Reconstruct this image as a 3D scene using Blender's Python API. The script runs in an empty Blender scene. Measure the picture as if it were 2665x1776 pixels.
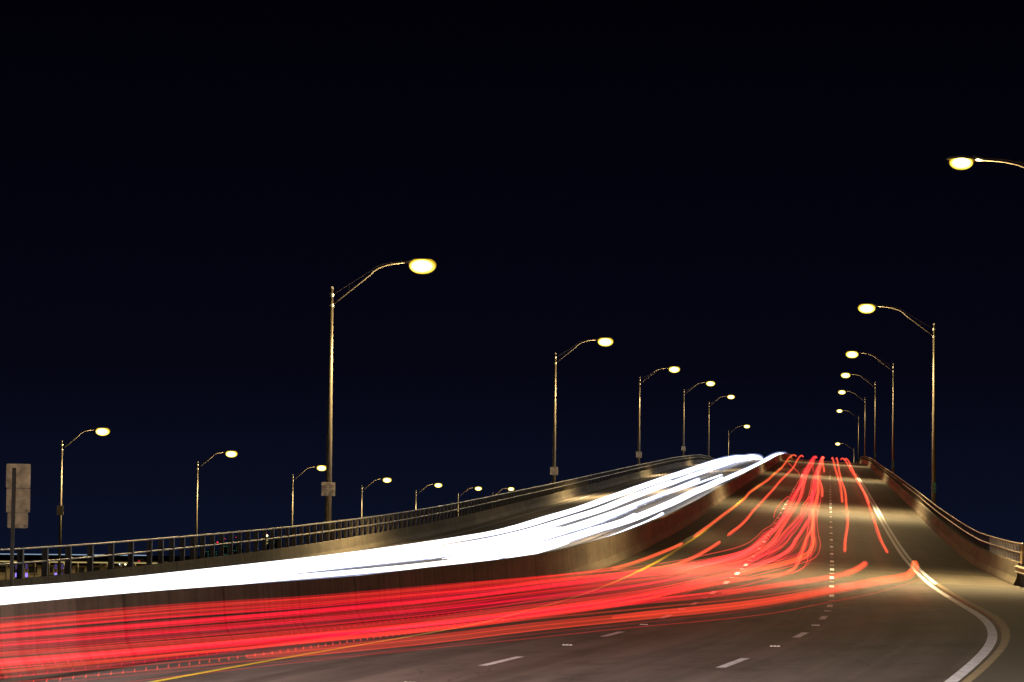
import bpy, bmesh, math, random
import numpy as np
from mathutils import Vector, Matrix
random.seed(7)
S = bpy.context.scene
COL = S.collection

# ---------------------------------------------------------------- camera, sky, exposure
F_PX, PITCH, ROLL, EYE = 8118.44, 0.0698514, 0.0123372, 1.559
cd = bpy.data.cameras.new('camera'); cam = bpy.data.objects.new('camera', cd); COL.objects.link(cam)
cd.sensor_width = 36; cd.lens = F_PX / 2665 * 36; cd.clip_start = 0.5; cd.clip_end = 30000
cam.matrix_world = Matrix.Translation((0, 0, EYE)) @ Matrix.Rotation(math.pi / 2 + PITCH, 4, 'X') @ Matrix.Rotation(ROLL, 4, 'Z')
S.camera = cam
W = bpy.data.worlds.new('World'); S.world = W; W.use_nodes = True
nt = W.node_tree; nt.nodes.clear()
wo = nt.nodes.new('ShaderNodeOutputWorld'); bg = nt.nodes.new('ShaderNodeBackground')
tc = nt.nodes.new('ShaderNodeTexCoord'); sx = nt.nodes.new('ShaderNodeSeparateXYZ')
rp = nt.nodes.new('ShaderNodeValToRGB')
nt.links.new(tc.outputs['Generated'], sx.inputs[0]); nt.links.new(sx.outputs['Z'], rp.inputs[0])
e = rp.color_ramp.elements
e[0].position = 0.0; e[0].color = (0.0034, 0.0058, 0.0175, 1)
e[1].position = 0.18; e[1].color = (0.0003, 0.0003, 0.0018, 1)
m_ = e.new(0.06); m_.color = (0.0018, 0.0018, 0.0066, 1)
nt.links.new(rp.outputs[0], bg.inputs[0]); bg.inputs[1].default_value = 1.0
nt.links.new(bg.outputs[0], wo.inputs[0])
S.view_settings.view_transform = 'Standard'; S.view_settings.look = 'None'
S.view_settings.exposure = 0; S.view_settings.gamma = 1
S.render.engine = 'CYCLES'
cy = S.cycles
cy.max_bounces = 5; cy.diffuse_bounces = 2; cy.glossy_bounces = 2; cy.volume_bounces = 0
cy.transparent_max_bounces = 96; cy.use_denoising = True; cy.use_light_tree = True
cy.caustics_reflective = False; cy.caustics_refractive = False
cy.sample_clamp_indirect = 1.5
try: cy.denoiser = 'OPENIMAGEDENOISE'
except Exception: pass

LAMP_W = 15000.0          # every street lamp's own light
HAZE = 0.0

# ---------------------------------------------------------------- the alignment of the road
# station s runs along the dashed line between middle and right lane; off = metres to its right
K = [-60, -20, 0, 20, 45, 75, 110, 160, 220, 300, 400, 520, 677, 835, 993, 1200]
ZK = [-1.361, -0.499, 0.0, 0.247, 0.501, 1.036, 2.031, 3.981, 6.644, 10.13, 14.381, 19.5, 25.0, 28.3, 25.0, 16.0]
TK = [0.39092, 0.26542, 0.20274, 0.13138, 0.10528, 0.10378] + [0.10161] * 10
SS = np.arange(-60, 1150, 1.0)
def hermite(k, v, s):
    k = np.array(k, float); v = np.array(v, float); m = np.gradient(v, k)
    i = np.clip(np.searchsorted(k, s) - 1, 0, len(k) - 2); h = k[i + 1] - k[i]; t = (s - k[i]) / h
    return (2*t**3-3*t**2+1)*v[i] + (t**3-2*t**2+t)*h*m[i] + (-2*t**3+3*t**2)*v[i+1] + (t**3-t**2)*h*m[i+1]
ZC = hermite(K, ZK, SS); TH = hermite(K, TK, SS)
XC = np.cumsum(np.sin(TH)); YC = np.cumsum(np.cos(TH))
XC += 3.49431 - XC[60]; YC += 48.54158 - YC[60]
RK = [-60, 50, 80, 119, 150, 200, 250, 305, 391, 531, 608, 680, 750, 800, 900, 1200]
RV = [1.0, 1.08, 1.22, 1.15, 1.0, .87, .83, .9, 1.08, 1.15, 1.2, .6, -1.5, -3.7, -8, -20]
LD = np.interp(SS, RK, RV) - 1.85                     # left edge of the oncoming deck, relative to ZC
LD = np.convolve(np.pad(LD, 10, 'edge'), np.ones(21) / 21, 'valid')
CS = np.interp(SS, [20, 110], [-0.01116, 0.06303])
def itp(a, s): return float(np.interp(s, SS, a))
def deck(s, off):
    c = itp(CS, s); z = itp(ZC, s)
    if off >= -9.3: return z - off * c
    b0 = z + 9.3 * c; l = z + itp(LD, s)
    return b0 + (l - b0) * min(max((-off - 9.3) / 17.3, 0), 1.2)
def pos(s, off, dz=0.0):
    t = itp(TH, s)
    return Vector((itp(XC, s) + off * math.cos(t), itp(YC, s) - off * math.sin(t), deck(s, off) + dz))
MO = lambda s: float(np.interp(s, [-60, 30, 50, 120], [-9.7, -9.7, -8.85, -8.65]))   # median barrier face

# ---------------------------------------------------------------- materials
MATS = {}
def nodemat(name):
    m = bpy.data.materials.new(name); m.use_nodes = True; MATS[name] = m
    return m, m.node_tree, m.node_tree.nodes['Principled BSDF']
def N(nt, t, **kw):
    n = nt.nodes.new(t)
    for k, v in kw.items():
        if k in n.inputs: n.inputs[k].default_value = v
        else: setattr(n, k, v)
    return n
def rampn(nt, fac, stops):
    r = nt.nodes.new('ShaderNodeValToRGB'); el = r.color_ramp.elements
    el[0].position, el[0].color = stops[0][0], (*stops[0][1], 1)
    el[1].position, el[1].color = stops[-1][0], (*stops[-1][1], 1)
    for p, c in stops[1:-1]:
        q = el.new(p); q.color = (*c, 1)
    nt.links.new(fac, r.inputs[0]); return r.outputs[0]
def mixc(nt, mode, fac, a, b):
    n = nt.nodes.new('ShaderNodeMix'); n.data_type = 'RGBA'; n.blend_type = mode
    for i, v in ((0, fac), (6, a), (7, b)):
        if hasattr(v, 'node'): nt.links.new(v, n.inputs[i])
        else: n.inputs[i].default_value = v if i == 0 else (*v, 1)
    return n.outputs[2]
def uvmap(nt, sc):
    t = nt.nodes.new('ShaderNodeTexCoord'); m = nt.nodes.new('ShaderNodeMapping'); m.inputs['Scale'].default_value = sc
    nt.links.new(t.outputs['UV'], m.inputs[0]); return m.outputs[0]
def objmap(nt, sc):
    t = nt.nodes.new('ShaderNodeTexCoord'); m = nt.nodes.new('ShaderNodeMapping'); m.inputs['Scale'].default_value = sc
    nt.links.new(t.outputs['Object'], m.inputs[0]); return m.outputs[0]
def noise(nt, vec, scale, detail=4, rough=.55):
    n = nt.nodes.new('ShaderNodeTexNoise'); n.inputs['Scale'].default_value = scale
    n.inputs['Detail'].default_value = detail; n.inputs['Roughness'].default_value = rough
    nt.links.new(vec, n.inputs['Vector']); return n.outputs[0]
def bump(nt, h, bs, strength=.3, dist=.02):
    b = nt.nodes.new('ShaderNodeBump'); b.inputs['Strength'].default_value = strength; b.inputs['Distance'].default_value = dist
    nt.links.new(h, b.inputs['Height']); nt.links.new(b.outputs[0], bs.inputs['Normal'])
def surface(name, c0, c1, along=(.05, .5, 1), fine=6.0, band=None, rough=.8, bmp=.35, speck=True, tracks=False):
    """uv = (station, offset) in metres: large worn patches drawn out along the road, fine grain, optional crosswise bands"""
    m, nt, bs = nodemat(name)
    big = noise(nt, uvmap(nt, along), 1.0, 5, .6)
    col = rampn(nt, big, [(.3, c0), (.72, c1)])
    f = noise(nt, uvmap(nt, (1, 1, 1)), fine * 4, 3, .7)
    col = mixc(nt, 'MULTIPLY', .5, col, rampn(nt, f, [(.3, (.62, .62, .62)), (.75, (1.25, 1.25, 1.25))]))
    if band:
        b = noise(nt, uvmap(nt, (band, .012, 1)), 1.0, 6, .75)
        col = mixc(nt, 'MULTIPLY', .85, col, rampn(nt, b, [(.32, (.5, .5, .52)), (.5, (.95, .95, .95)), (.68, (1.5, 1.45, 1.4))]))
        w = noise(nt, uvmap(nt, (.004, 1.1, 1)), 1.0, 3, .6)   # wheel tracks
        col = mixc(nt, 'MULTIPLY', .6, col, rampn(nt, w, [(.35, (.72, .72, .72)), (.65, (1.15, 1.15, 1.15))]))
    if tracks:
        w = noise(nt, uvmap(nt, (.006, 1.3, 1)), 1.0, 4, .6)
        col = mixc(nt, 'MULTIPLY', .8, col, rampn(nt, w, [(.38, (.58, .57, .57)), (.52, (1, 1, 1)), (.64, (1.3, 1.28, 1.26))]))
        pt = noise(nt, uvmap(nt, (.22, .6, 1)), 1.0, 6, .7)       # oil and patch stains
        col = mixc(nt, 'MULTIPLY', .8, col, rampn(nt, pt, [(.36, (.50, .49, .50)), (.50, (1, 1, 1)), (.72, (1.25, 1.22, 1.2))]))
        vv = nt.nodes.new('ShaderNodeTexVoronoi'); vv.feature = 'DISTANCE_TO_EDGE'; vv.inputs['Scale'].default_value = .16
        dn = nt.nodes.new('ShaderNodeVectorMath'); dn.operation = 'ADD'
        nz = nt.nodes.new('ShaderNodeTexNoise'); nz.inputs['Scale'].default_value = .8; nt.links.new(uvmap(nt, (1, 1, 1)), nz.inputs['Vector'])
        nt.links.new(uvmap(nt, (1, 1.6, 1)), dn.inputs[0]); nt.links.new(nz.outputs['Color'], dn.inputs[1]); nt.links.new(dn.outputs[0], vv.inputs['Vector'])
        col = mixc(nt, 'MULTIPLY', .8, col, rampn(nt, vv.outputs['Distance'], [(.0, (.42, .40, .40)), (.006, (1, 1, 1))]))
    if speck:
        v = nt.nodes.new('ShaderNodeTexVoronoi'); v.inputs['Scale'].default_value = 14
        nt.links.new(uvmap(nt, (1, 1, 1)), v.inputs['Vector'])
        col = mixc(nt, 'ADD', 1, col, rampn(nt, v.outputs['Distance'], [(.02, (.20, .18, .15)), (.06, (0, 0, 0))]))
    nt.links.new(col, bs.inputs['Base Color'])
    bs.inputs['Roughness'].default_value = rough
    bump(nt, f, bs, bmp, .01)
    return m
surface('asphalt', (.060, .046, .050), (.150, .120, .124), (.03, .35, 1), 7, tracks=True)
surface('deck_concrete', (.055, .048, .040), (.135, .117, .089), (.03, .4, 1), 5, band=.33, bmp=.2, speck=False, rough=.66)
surface('oncoming_concrete', (.15, .13, .12), (.27, .24, .22), (.03, .4, 1), 5, band=.5, bmp=.2, speck=False)
surface('shoulder_asphalt', (.05, .044, .04), (.085, .075, .066), (.08, .3, 1), 7)
def barrier_mat(name, c0, c1):
    m, nt, bs = nodemat(name)
    col = rampn(nt, noise(nt, uvmap(nt, (.12, 1, 1)), 1, 5, .65), [(.3, c0), (.7, c1)])
    st = noise(nt, uvmap(nt, (2.6, .25, 1)), 1.0, 5, .7)          # rain streaks running down
    col = mixc(nt, 'MULTIPLY', .75, col, rampn(nt, st, [(.35, (.45, .43, .4)), (.55, (1, 1, 1)), (.75, (1.25, 1.22, 1.15))]))
    f = noise(nt, uvmap(nt, (1, 1, 1)), 22, 3, .6)
    col = mixc(nt, 'MULTIPLY', .3, col, rampn(nt, f, [(.3, (.7, .7, .7)), (.7, (1.2, 1.2, 1.2))]))
    w = nt.nodes.new('ShaderNodeTexWave'); w.inputs['Scale'].default_value = .0525; w.bands_direction = 'X'; w.inputs['Distortion'].default_value = 0
    nt.links.new(uvmap(nt, (1, 0, 0)), w.inputs['Vector'])
    col = mixc(nt, 'MULTIPLY', .7, col, rampn(nt, w.outputs[0], [(.0, (.25, .24, .22)), (.0015, (1, 1, 1))]))  # joints every 6 m
    nt.links.new(col, bs.inputs['Base Color']); bs.inputs['Roughness'].default_value = .85
    bump(nt, f, bs, .2, .01); return m
barrier_mat('barrier_concrete', (.085, .073, .058), (.215, .187, .143))
barrier_mat('panel_concrete', (.15, .13, .11), (.23, .205, .175))
def simple(name, c, rough=.6, metal=0.0, var=.25, sc=3.0):
    m, nt, bs = nodemat(name)
    n = noise(nt, objmap(nt, (1, 1, 1)), sc, 4, .6)
    a = tuple(x * (1 - var) for x in c); b = tuple(min(1, x * (1 + var)) for x in c)
    nt.links.new(rampn(nt, n, [(.3, a), (.7, b)]), bs.inputs['Base Color'])
    bs.inputs['Roughness'].default_value = rough; bs.inputs['Metallic'].default_value = metal; return m
simple('pole_metal', (.125, .108, .08), .5, .35, .12)
simple('lamp_housing', (.34, .33, .31), .45, .4)
simple('rail_metal', (.40, .38, .34), .34, .85, .1, 8)
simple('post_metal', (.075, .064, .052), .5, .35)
simple('post_metal_lit', (.34, .32, .30), .4, .5)  # paler copy of post_metal: lit faces of near right posts put into colour
simple('sign_back', (.27, .205, .135), .3, .75, .5, 3.2)
simple('sign_face', (.56, .50, .43), .6)
simple('sign_post', (.07, .052, .04), .7)
simple('sign_ink', (.10, .05, .045), .7)
simple('teal_plate', (.03, .22, .20), .6)
simple('plate_mark', (.30, .62, .56), .6)
simple('paint_white', (.72, .78, .97), .55, 0, .12, 5)
simple('paint_worn', (.60, .60, .70), .7, 0, .3, 6)
simple('paint_yellow', (.62, .48, .05), .55, 0, .15, 5)
simple('reflector_body', (.85, .90, 1.0), .2)
simple('kerb_concrete', (.25, .20, .125), .8, 0, .3, 3)
simple('gutter', (.06, .052, .046), .8)
simple('joint_rubber', (.012, .011, .01), .8)
simple('guardrail_steel', (.42, .36, .26), .4, .6)
simple('wood_block', (.08, .09, .13), .8)
simple('end_panel', (.42, .33, .17), .7)
simple('soil', (.018, .017, .014), .95, 0, .5, .08)
simple('building_wall', (.30, .25, .17), .8, 0, .2, .6)
simple('dark_glass', (.02, .02, .022), .15)
simple('dark_tower', (.012, .03, .032), .7)
simple('car_paint', (.25, .26, .28), .3)
simple('tyre', (.02, .02, .02), .8)
def glow(name, c, strength, sampling='AUTO'):
    m = bpy.data.materials.new(name); m.use_nodes = True; nt = m.node_tree; nt.nodes.clear()
    o = nt.nodes.new('ShaderNodeOutputMaterial'); em = nt.nodes.new('ShaderNodeEmission')
    em.inputs[0].default_value = (*c, 1); em.inputs[1].default_value = strength
    nt.links.new(em.outputs[0], o.inputs[0]); m.cycles.emission_sampling = sampling; MATS[name] = m; return m
def veil(name, c, strength):
    """light hanging over the road: adds to what lies behind it"""
    m = glow(name, c, strength, 'NONE'); nt = m.node_tree
    em = [n for n in nt.nodes if n.type == 'EMISSION'][0]; o = [n for n in nt.nodes if n.type == 'OUTPUT_MATERIAL'][0]
    tr = nt.nodes.new('ShaderNodeBsdfTransparent'); ad = nt.nodes.new('ShaderNodeAddShader')
    nt.links.new(em.outputs[0], ad.inputs[0]); nt.links.new(tr.outputs[0], ad.inputs[1]); nt.links.new(ad.outputs[0], o.inputs[0])
    return m
m = glow('lamp_lens', (1, .86, .34), 1.0, 'NONE'); nt = m.node_tree      # glass refractor: hottest round the arc tube, yellower to its ends
em_ = [n for n in nt.nodes if n.type == 'EMISSION'][0]
t_ = nt.nodes.new('ShaderNodeTexCoord'); mp = nt.nodes.new('ShaderNodeMapping'); mp.vector_type = 'POINT'
mp.inputs['Scale'].default_value = (1.0 / .62, 0, 1.0 / .34)
ln = nt.nodes.new('ShaderNodeVectorMath'); ln.operation = 'LENGTH'
nt.links.new(t_.outputs['Object'], mp.inputs[0]); nt.links.new(mp.outputs[0], ln.inputs[0])
nt.links.new(rampn(nt, ln.outputs['Value'], [(0, (1, .95, .65)), (.62, (1, .90, .42)), (.84, (1, .76, .10)), (1.0, (.55, .34, .02))]), em_.inputs[0])
mr = nt.nodes.new('ShaderNodeMapRange'); mr.inputs['From Min'].default_value = .55; mr.inputs['From Max'].default_value = 1.0
mr.inputs['To Min'].default_value = 5; mr.inputs['To Max'].default_value = 1.2
nt.links.new(ln.outputs['Value'], mr.inputs['Value']); nt.links.new(mr.outputs[0], em_.inputs[1])
glow('white_light', (.93, .95, 1.0), 2.4)
veil('white_veil', (.46, .56, 1.0), .20)
veil('amber_veil', (1.0, .62, .22), .3)
veil('red_bright', (1.0, .055, .04), .28)
veil('red_mid', (.95, .02, .03), .12)
veil('red_dim', (.8, .02, .02), .045)
veil('red_orange', (1.0, .13, .03), .27)
veil('red_crimson', (1.0, .008, .05), .13)
veil('red_bright_near', (1.0, .006, .024), .14)
veil('red_mid_near', (.9, .004, .026), .058)
veil('red_dim_near', (.7, .008, .012), .028)
veil('red_orange_near', (1.0, .045, .018), .15)
veil('red_crimson_near', (1.0, .002, .055), .09)
glow('window_teal', (.25, .8, .6), .10, 'NONE'); glow('window_amber', (1, .8, .3), .5, 'NONE')
glow('beacon_red', (1, .03, .05), 2.2, 'NONE'); glow('beacon_white', (.6, .85, 1), 3, 'NONE'); glow('beacon_warm', (1, .8, .45), 4, 'NONE')
glow('purple_light', (.28, .20, 1.0), 1.6, 'NONE'); glow('purple_dim', (.22, .16, .5), .25, 'NONE')
glow('fascia_light', (1, .78, .30), .45, 'NONE')
glow('causeway_light', (.5, .68, .9), .6, 'NONE')

# ---------------------------------------------------------------- mesh helpers
class MB:
    def __init__(s): s.v = []; s.f = []; s.m = []; s.uv = []
    def face(s, idx, mi=0, uv=None): s.f.append(idx); s.m.append(mi); s.uv.append(uv)
    def add(s, vs): n = len(s.v); s.v += [tuple(v) for v in vs]; return n
    def box(s, c, sz, mi=0, M=None):
        x, y, z = [a / 2 for a in sz]; c = Vector(c)
        P = [Vector((a, b, d)) for a in (-x, x) for b in (-y, y) for d in (-z, z)]
        P = [(M @ p if M else p) + c for p in P]
        n = s.add(P)
        for q in ((0,1,3,2),(4,6,7,5),(0,4,5,1),(2,3,7,6),(0,2,6,4),(1,5,7,3)): s.face([n + i for i in q], mi)
    def tube(s, pts, r, seg=8, mi=0, cap=True):
        n = len(pts); r = r if hasattr(r, '__len__') else [r] * n; base = None
        up = Vector((0, 0, 1))
        for i, p in enumerate(pts):
            d = (Vector(pts[min(i + 1, n - 1)]) - Vector(pts[max(i - 1, 0)])).normalized()
            a = d.cross(up)
            if a.length < .05: a = d.cross(Vector((1, 0, 0)))
            a.normalize(); b = a.cross(d)
            k = s.add([Vector(p) + (a * math.cos(2*math.pi*j/seg) + b * math.sin(2*math.pi*j/seg)) * r[i] for j in range(seg)])
            if base is not None:
                for j in range(seg): s.face([base + j, base + (j+1) % seg, k + (j+1) % seg, k + j], mi)
            elif cap: s.face([k + j for j in range(seg)][::-1], mi)
            base = k
        if cap: s.face([base + j for j in range(seg)], mi)
    def lathe(s, prof, seg=16, mi=0, c=(0,0,0), sx=1, sy=1):
        base = None
        for (r, z) in prof:
            k = s.add([(c[0] + sx*r*math.cos(2*math.pi*j/seg), c[1] + sy*r*math.sin(2*math.pi*j/seg), c[2] + z) for j in range(seg)])
            if base is not None:
                for j in range(seg): s.face([base+j, base+(j+1)%seg, k+(j+1)%seg, k+j], mi)
            base = k
    def build(s, name, mats, parent=None, smooth=False):
        me = bpy.data.meshes.new(name); me.from_pydata(s.v, [], s.f)
        for m in (mats if isinstance(mats, (list, tuple)) else [mats]): me.materials.append(MATS[m])
        for p, mi in zip(me.polygons, s.m): p.material_index = mi; p.use_smooth = smooth
        if any(u is not None for u in s.uv):
            uvl = me.uv_layers.new(name='uv'); k = 0
            for u, f in zip(s.uv, s.f):
                for j in range(len(f)): uvl.data[k].uv = u[j] if u else (0, 0); k += 1
        me.update()
        o = bpy.data.objects.new(name, me); COL.objects.link(o)
        if parent: o.parent = parent
        return o
def tag(o, label=None, cat=None, group=None, kind=None):
    if label: o['label'] = label
    if cat: o['category'] = cat
    if group: o['group'] = group
    if kind: o['kind'] = kind
    return o
def empty(name, loc, rz=0.0):
    o = bpy.data.objects.new(name, None); o.location = loc; o.rotation_euler = (0, 0, rz); o.empty_display_size = .3
    COL.objects.link(o); return o
def stations(a, b, fine=2.0):
    out = [a]; s = a
    while s < b:
        s = min(b, s + (fine if s < 120 else fine * 2 if s < 260 else fine * 4)); out.append(s)
    return out
def sweep(mb, prof, st, mi=0, closed=False):
    """prof: list of (off or f(s), height above deck); uv = (station, arc length or offset)"""
    rows = []
    for s in st:
        r = []
        for (o, h) in prof:
            oo = o(s) if callable(o) else o
            r.append(pos(s, oo, h(s) if callable(h) else h))
        rows.append(mb.add(r))
    arc = [0.0]
    p0 = [pos(st[0], o(st[0]) if callable(o) else o, h(st[0]) if callable(h) else h) for o, h in prof]
    for a, b in zip(p0, p0[1:]): arc.append(arc[-1] + (b - a).length)
    n = len(prof); rng = range(n if closed else n - 1)
    for i in range(len(st) - 1):
        for j in rng:
            k = (j + 1) % n; a, b = rows[i], rows[i + 1]
            u0, u1 = arc[j], arc[j+1] if j + 1 < n else arc[j] + .3
            mb.face([a + j, b + j, b + k, a + k], mi, [(st[i], u0), (st[i+1], u0), (st[i+1], u1), (st[i], u1)])
    if closed:
        mb.face([rows[0] + j for j in range(n)][::-1], mi); mb.face([rows[-1] + j for j in range(n)], mi)
# ---------------------------------------------------------------- ground and road surfaces
GZ = -2.2
g = MB(); n = g.add([(-6000, -800, GZ), (6000, -800, GZ), (6000, 14000, GZ), (-6000, 14000, GZ)]); g.face([n, n+1, n+2, n+3])
tag(g.build('ground', 'soil'), kind='structure')
J0 = 69.0
def sheet(name, offs, a, b, mat, dz=0.0, fine=2.0):
    mb = MB(); sweep(mb, [(o, dz) for o in offs], stations(a, b, fine))
    return mb.build(name, mat)
road = tag(sheet('road', [-9.3, -7, -4, 0, 4.0], -60, J0, 'asphalt'), kind='structure')
sh = MB(); sweep(sh, [(4.00, 0.055), (7, 0.045), (7.6, .04), (16, -.05), (30, -.3)], stations(-60, J0)); tag(sh.build('shoulder', 'shoulder_asphalt'), kind='structure')
# bridge deck with its own thickness, girders under it
bd = MB(); sweep(bd, [(-9.3, 0), (-7, 0), (-3.66, 0), (0, 0), (3.66, 0), (7.9, 0), (8.9, 0), (8.9, -.7), (7.6, -1.6), (-9.3, -1.6)], stations(J0, 900))
deck_o = tag(bd.build('bridge_deck', 'deck_concrete'), kind='structure')
od = MB(); sweep(od, [(-9.304, 0), (-13, 0), (-18, 0), (-22, 0), (-27.3, 0), (-28.6, 0), (-28.6, -.8), (-27, -1.6), (-9.304, -1.6)], stations(-60, 900))
onc = tag(od.build('oncoming_roadway', 'oncoming_concrete'), kind='structure')
em = MB(); st = stations(-60, 330, 5)
rows = []
for s in st:
    a = pos(s, 31, -.3) if s < 66 else pos(s, 8.8, -.9); b = Vector((a.x, a.y, min(a.z, a.z))); hh = a.z - GZ
    t = itp(TH, s); nrm = Vector((math.cos(t), -math.sin(t), 0))
    c = a + nrm * (hh * 1.6 + .5); c.z = GZ - .3
    a2 = pos(s, -28.5, -.9); c2 = a2 - nrm * ((a2.z - GZ) * 1.6 + .5); c2.z = GZ - .3
    rows.append(em.add([a, c, a2, c2]))
for i in range(len(rows) - 1):
    p, q = rows[i], rows[i+1]
    em.face([p, p+1, q+1, q]); em.face([p+2, q+2, q+3, p+3])
tag(em.build('embankment', 'soil'), kind='structure')
for i, s in enumerate(range(345, 900, 45)):      # bridge piers past the embankment
    mb = MB(); t = itp(TH, s)
    for o in (-24, -14, -4, 5):
        p = pos(s, o, -1.6); mb.box((p.x, p.y, (p.z + GZ) / 2), (1.4, 1.4, p.z - GZ), 0)
    a, b = pos(s, -27, -2.0), pos(s, 8, -2.0); c = (a + b) / 2
    mb.box(c, ((b - a).length, 1.6, 1.0), 0, Matrix.Rotation(-t, 3, 'Z'))
    p = mb.build('bridge_pier', 'barrier_concrete'); tag(p, kind='structure')
# joints across the decks
jt = MB(); sweep(jt, [(-9.29, .004), (7, .004)], [J0 - .08, J0 + .08]); jt.build('expansion_joint', 'joint_rubber', deck_o)
for s in (98.0, 158.0, 205.0):
    jt = MB(); sweep(jt, [(-8.6, .004), (6.9, .004)], [s, s + .10]); jt.build('expansion_joint', 'joint_rubber', deck_o)

# painted markings
def strip(name, par, off, w, a, b, mat, dz=.005, fine=2.0):
    mb = MB(); f = off if callable(off) else (lambda s: off)
    sweep(mb, [(lambda s: f(s) - w/2, dz), (lambda s: f(s) + w/2, dz)], stations(a, b, fine)); return mb.build(name, mat, par)
P = 12.19
for off in (0.0, -3.66):
    for i in range(-4, 36):
        s = i * P
        par = road if s < J0 - 2 else deck_o
        strip('lane_dash', par, off, .15 if s < 60 else .17, s - 1.5, s + 1.5, 'paint_white' if s > 40 else 'paint_worn')
for i in range(-4, 26):      # raised reflective studs half way between the dashes
    for off in (0.0, -3.66):
        s = (i + .5) * P; par = road if s < J0 - 2 else deck_o
        mb = MB(); p = pos(s, off, .004); t = itp(TH, s); M = Matrix.Rotation(-t, 3, 'Z')
        for dx in (-.06, .0, .06):
            k = mb.add([M @ Vector((dx + a, b, c)) + p for a, b, c in ((-.028,-.05,0),(.028,-.05,0),(.028,.05,0),(-.028,.05,0),(-.022,-.02,.02),(.022,-.02,.02),(.022,.02,.02),(-.022,.02,.02))])
            for q in ((0,1,5,4),(1,2,6,5),(2,3,7,6),(3,0,4,7),(4,5,6,7)): mb.face([k + j for j in q])
        mb.build('road_stud', 'reflector_body', par)
strip('edge_line', road, 3.66, .18, -60, J0 - .1, 'paint_white', .006, 1.0)
strip('edge_line', deck_o, 3.66, .19, J0 + .1, 700, 'paint_white', .006)
strip('edge_line', deck_o, 3.93, .18, J0 + .1, 420, 'paint_white', .006)
strip('centre_line', road, -7.32, .13, -60, J0 - .1, 'paint_yellow', .006)
strip('centre_line', deck_o, -7.32, .17, J0 + .1, 640, 'paint_yellow', .006)
strip('edge_line', onc, -25.0, .16, 40, 640, 'paint_white', .006)
strip('edge_line', onc, -10.6, .13, -40, 600, 'paint_white', .006)
for off in (-15.2, -18.9):
    for i in range(-2, 40): strip('lane_dash', onc, off, .15, i * P, i * P + 3, 'paint_white')
# grooved thermoplastic ridges on the near edge line
mb = MB()
for i in range(300):
    s = -20 + i * .24
    if s > 50: break
    a, b, c, d = pos(s, 3.57, .0065), pos(s, 3.75, .0065), pos(s + .1, 3.75, .014), pos(s + .1, 3.57, .014)
    k = mb.add([a, b, c, d]); mb.face([k, k+1, k+2, k+3])
mb.build('edge_line_ridges', 'paint_worn', road)
strip('gutter', road, 3.79, .06, -60, J0 - .1, 'gutter', .007, 1.0)
kb = MB(); sweep(kb, [(3.83, .0), (3.85, .045), (3.97, .06), (4.00, .058)], stations(-60, J0 - .05, 1.0)); tag(kb.build('kerb', 'kerb_concrete'), kind='structure')

# ---------------------------------------------------------------- barriers and railings
def post_box(mb, s, off, z0, z1, along, across):
    p = pos(s, off, 0); t = itp(TH, s)
    mb.box((p.x, p.y, p.z + (z0 + z1) / 2), (across, along, z1 - z0), 0, Matrix.Rotation(-t, 3, 'Z'))
# right parapet
rb = empty('bridge_parapet', pos(74, 7.2)); rb_inv = lambda v: v
def world_child(o, par): o.parent = par; o.matrix_parent_inverse = Matrix.Translation(-Vector(par.location)); return o
mb = MB(); sweep(mb, [(7.0, -.05), (7.02, .09), (7.13, .32), (7.2, .9), (7.48, .9), (7.55, -.3)], stations(74, 900), closed=True)
world_child(mb.build('parapet_wall', 'barrier_concrete'), rb)
for h in (1.26, 1.62):
    mb = MB(); mb.tube([pos(s, 7.36, h) for s in stations(74.2, 900)], .036, 8); world_child(mb.build('rail', 'rail_metal', smooth=True), rb)
mb = MB(); s = 75.0; k = 0; rest = MB()
while s < 800:
    if k < 99:
        q = MB(); post_box(q, s, 7.38, .88, 1.6, .06, .10 if s < 100 else .07); world_child(q.build('rail_post', 'post_metal_lit' if s < 100 else 'post_metal'), rb)
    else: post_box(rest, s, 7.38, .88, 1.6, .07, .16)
    k += 1; s += 2.0 if s < 300 else 4.0
tag(world_child(rest.build('rail_posts_far', 'post_metal'), rb), kind='stuff')
tag(rb, 'concrete bridge parapet with two shiny pipe rails on its top, right edge of the bridge', 'parapet', 'bridge parapets')
# left parapet
lb = empty('bridge_parapet', pos(51, -27.2))
mb = MB(); sweep(mb, [(-26.6, -.05), (-26.62, .09), (-26.73, .32), (-26.8, .85), (-27.1, .85), (-27.15, -.3)], stations(-60, 900), closed=True)
world_child(mb.build('parapet_wall', 'barrier_concrete'), lb)
for h in (1.38, 1.85):
    mb = MB(); mb.tube([pos(s, -26.95, h) for s in stations(-60, 900)], .042, 8); world_child(mb.build('rail', 'rail_metal', smooth=True), lb)
s = 34.0; k = 0; rest = MB()
while s < 800:
    q = MB() if k < 99 else rest
    post_box(q, s, -27.0, .84, 1.82, .17 if s < 80 else .10, .2)
    if k < 99: world_child(q.build('rail_post', 'post_metal'), lb)
    k += 1; s += 3.3 if s < 72 else 2.1 if s < 300 else 4.2
tag(world_child(rest.build('rail_posts_far', 'post_metal'), lb), kind='stuff')
tag(lb, 'concrete bridge parapet with two pipe rails, left edge beyond the white light trails', 'parapet', 'bridge parapets')
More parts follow.
